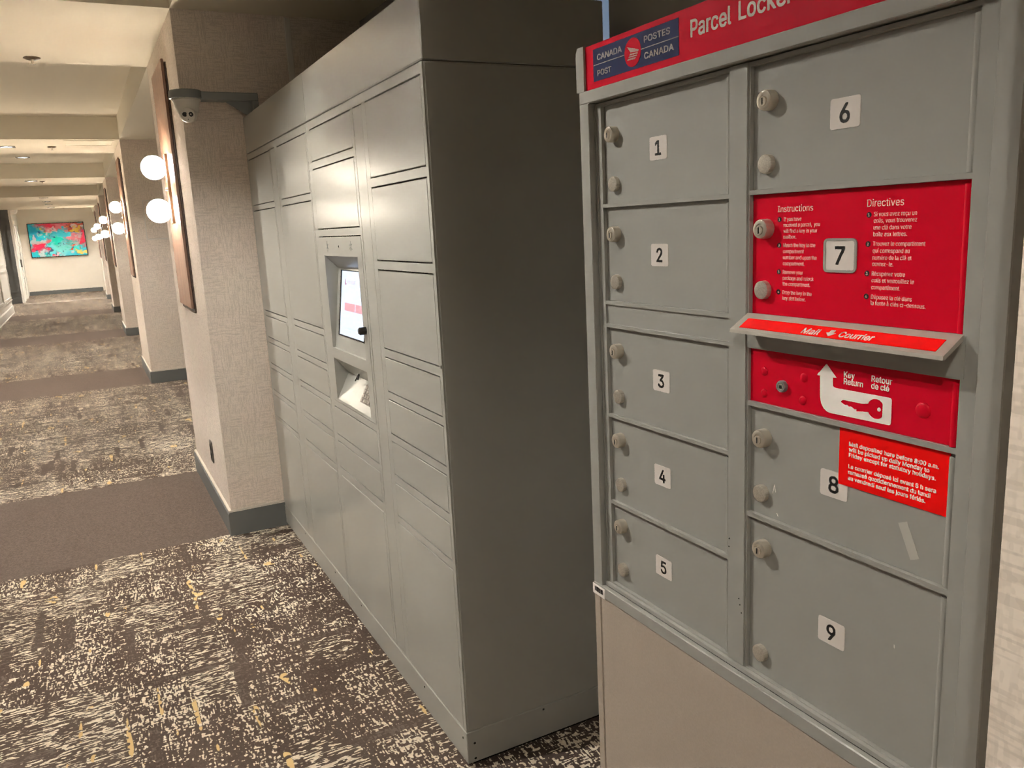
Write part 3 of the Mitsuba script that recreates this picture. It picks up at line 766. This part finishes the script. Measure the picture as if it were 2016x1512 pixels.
# ------------------------------------------------------------------ security camera on its bracket
cy = 3.95
sc = thing('security_camera', 'white dome security camera on a grey bracket atop the far end of tall lockers', 'security camera')
obj('mount_cap', lathe_z([(0, 2.089), (0.066, 2.089), (0.070, 2.085), (0.070, 2.055), (0.064, 2.054), (0, 2.054)], 0.500, cy, 0, 40), 'mat_bracket', sc, smooth=35)
obj('bracket_arm', [cbx(0.555, 0.804, cy - 0.035, cy + 0.035, 2.049, 2.084, 0.003), cbx(0.777, 0.804, cy - 0.035, cy + 0.035, 1.990, 2.05, 0.003)], 'mat_bracket', sc)
obj('gusset', extrude_xz([(0.660, 2.0495), (0.778, 2.0495), (0.778, 1.9905), (0.752, 1.9905)], cy - 0.004, cy + 0.004), 'mat_bracket', sc)
obj('housing', lathe_z([(0, 2.0545), (0.0600, 2.0545), (0.0610, 2.047), (0.054, 2.040), (0.050, 2.018), (0.042, 1.998), (0.034, 1.986), (0, 1.980)], 0.500, cy, 0, 40), 'mat_camera_white', sc, smooth=40)
eye_c = np.array([0.500, cy - 0.010, 1.992])
aim = np.array([-0.16, -0.93, -0.24])
aim /= np.linalg.norm(aim)
ball = trimesh.creation.icosphere(subdivisions=3, radius=0.0385)
obj('eyeball', ball.apply_translation(eye_c), 'mat_camera_white', sc, smooth=True)
side = np.cross(aim, (0, 0, 1.0))
side /= np.linalg.norm(side)
upv = np.cross(side, aim)
facec = eye_c + aim * 0.0335
obj('face_plate', cyl(facec - aim * 0.003, facec + aim * 0.0035, 0.0285, 32), 'mat_camera_white', sc, smooth=35)
for sgn, nm in ((1, 'lens'), (-1, 'infrared_lamp')):
    q = facec + side * 0.0128 * sgn + upv * 0.002
    obj(nm, cyl(q, q + aim * 0.0045, 0.0098, 24), 'mat_black', sc)
    if sgn < 0:
        obj('lamp_chip', cyl(q, q + aim * 0.0052, 0.0042, 4), 'mat_plate', sc)
q = facec - upv * 0.018
obj('microphone_hole', cyl(q, q + aim * 0.0040, 0.002, 10), 'mat_black', sc)

# ------------------------------------------------------------------ ceiling fittings
tilt = []


def downlight(x, y, z, label, size=0.085):
    kx = thing('ceiling_light', label, 'ceiling light', 'recessed ceiling lights along the corridor')
    trim = Polygon([(-size, -size), (size, -size), (size, size), (-size, size)]).difference(Point(0, 0).buffer(0.060, quad_segs=8))
    m = trimesh.creation.extrude_polygon(trim, 0.004, engine='earcut')
    m.apply_translation((x, y, z - 0.004))
    obj('trim', m, 'mat_dark_metal', kx)
    can = [trimesh.creation.annulus(0.060, 0.0635, 0.040, sections=24), trimesh.creation.cylinder(radius=0.0635, height=0.003, sections=24)]
    can[0].apply_translation((x, y, z + 0.020))
    can[1].apply_translation((x, y, z + 0.0415))
    obj('can', can, 'mat_dark_metal', kx)
    lens = trimesh.creation.cylinder(radius=0.010, height=0.003, sections=16)
    lens.update_faces(lens.face_normals[:, 2] < 0.5)
    lens.apply_translation((x, y, z + 0.0275))
    lk_ = obj('lens', lens, 'mat_globe', kx)
    scene[lk_]['emitter'] = {'type': 'area', 'radiance': {'type': 'rgb', 'value': [q * (0.3 if y < 0 else 1.0) for q in DOWN]}}


for y, z, t in LIGHTS:
    downlight(LX, y, z, 'recessed ceiling light ' + t)
for x, y, t in ((-0.09, 5.25, 'on the nearest visible beam'), (-0.114, 9.756, 'on the second beam down the corridor'), (-0.372, 14.77, 'on the third beam down the corridor'), (-0.24, 25.2, 'at the far end of the lowered ceiling')):
    s = thing('sprinkler', f'small pendant sprinkler {t}', 'sprinkler', 'ceiling sprinklers along the corridor')
    obj('escutcheon', lathe_z([(0, ZB), (0.040, ZB), (0.042, ZB - 0.004), (0.030, ZB - 0.010), (0, ZB - 0.011)], x, y, 0, 24), 'mat_brass', s, smooth=35)
    obj('head', [cyl((x, y, ZB - 0.010), (x, y, ZB - 0.032), 0.007, 12), cyl((x, y, ZB - 0.032), (x, y, ZB - 0.036), 0.016, 16)], 'mat_nickel', s)
ap = thing('access_panel', 'flush off-white access panel in the underside of the second beam', 'access panel')
obj('panel_door', cbx(0.015, 0.43, 9.18, 9.60, ZB - 0.004, ZB, 0.001), 'mat_ceiling', ap)
obj('panel_frame', [bx(0.0, 0.445, 9.165, 9.178, ZB - 0.007, ZB), bx(0.0, 0.445, 9.602, 9.615, ZB - 0.007, ZB), bx(0.0, 0.013, 9.178, 9.602, ZB - 0.007, ZB), bx(0.432, 0.445, 9.178, 9.602, ZB - 0.007, ZB)], 'mat_ceiling', ap)
ap = thing('access_panel', 'square flush access panel on the side of the second pillar, behind the lowest glowing globe', 'access panel')
obj('panel_door', cbx(0.625, 0.985, 9.092, 9.1, 1.478, 1.850, 0.002), 'mat_wallpaper', ap)
obj('panel_frame', [bx(0.615, 0.995, 9.096, 9.1, 1.468, 1.476), bx(0.615, 0.995, 9.096, 9.1, 1.852, 1.860), bx(0.615, 0.623, 9.096, 9.1, 1.476, 1.852), bx(0.987, 0.995, 9.096, 9.1, 1.476, 1.852)], 'mat_trim', ap)

wo = thing('wall_outlet', 'small dark outlet plate low on the nearest visible pillar', 'outlet')
obj('plate', cbx(XP - 0.007, XP, 4.485, 4.560, 0.262, 0.378, 0.002), 'mat_dark_metal', wo)
obj('socket', [cbx(XP - 0.009, XP - 0.006, 4.503, 4.542, 0.275, 0.312, 0.001), cbx(XP - 0.009, XP - 0.006, 4.503, 4.542, 0.328, 0.365, 0.001)], 'mat_black', wo)

# ------------------------------------------------------------------ painting on the end wall
pt = thing('painting', 'large abstract painting in turquoise, red and pink on the end wall', 'painting')
obj('canvas', bx(-1.305, 0.189, YE - 0.045, YE - 0.01, 1.150, 2.137), 'mat_painting', pt)
obj('frame', [bx(-1.325, 0.209, YE - 0.055, YE, 1.130, 1.150), bx(-1.325, 0.209, YE - 0.055, YE, 2.137, 2.157), bx(-1.325, -1.305, YE - 0.055, YE, 1.150, 2.137), bx(0.189, 0.209, YE - 0.055, YE, 1.150, 2.137)], 'mat_black', pt)
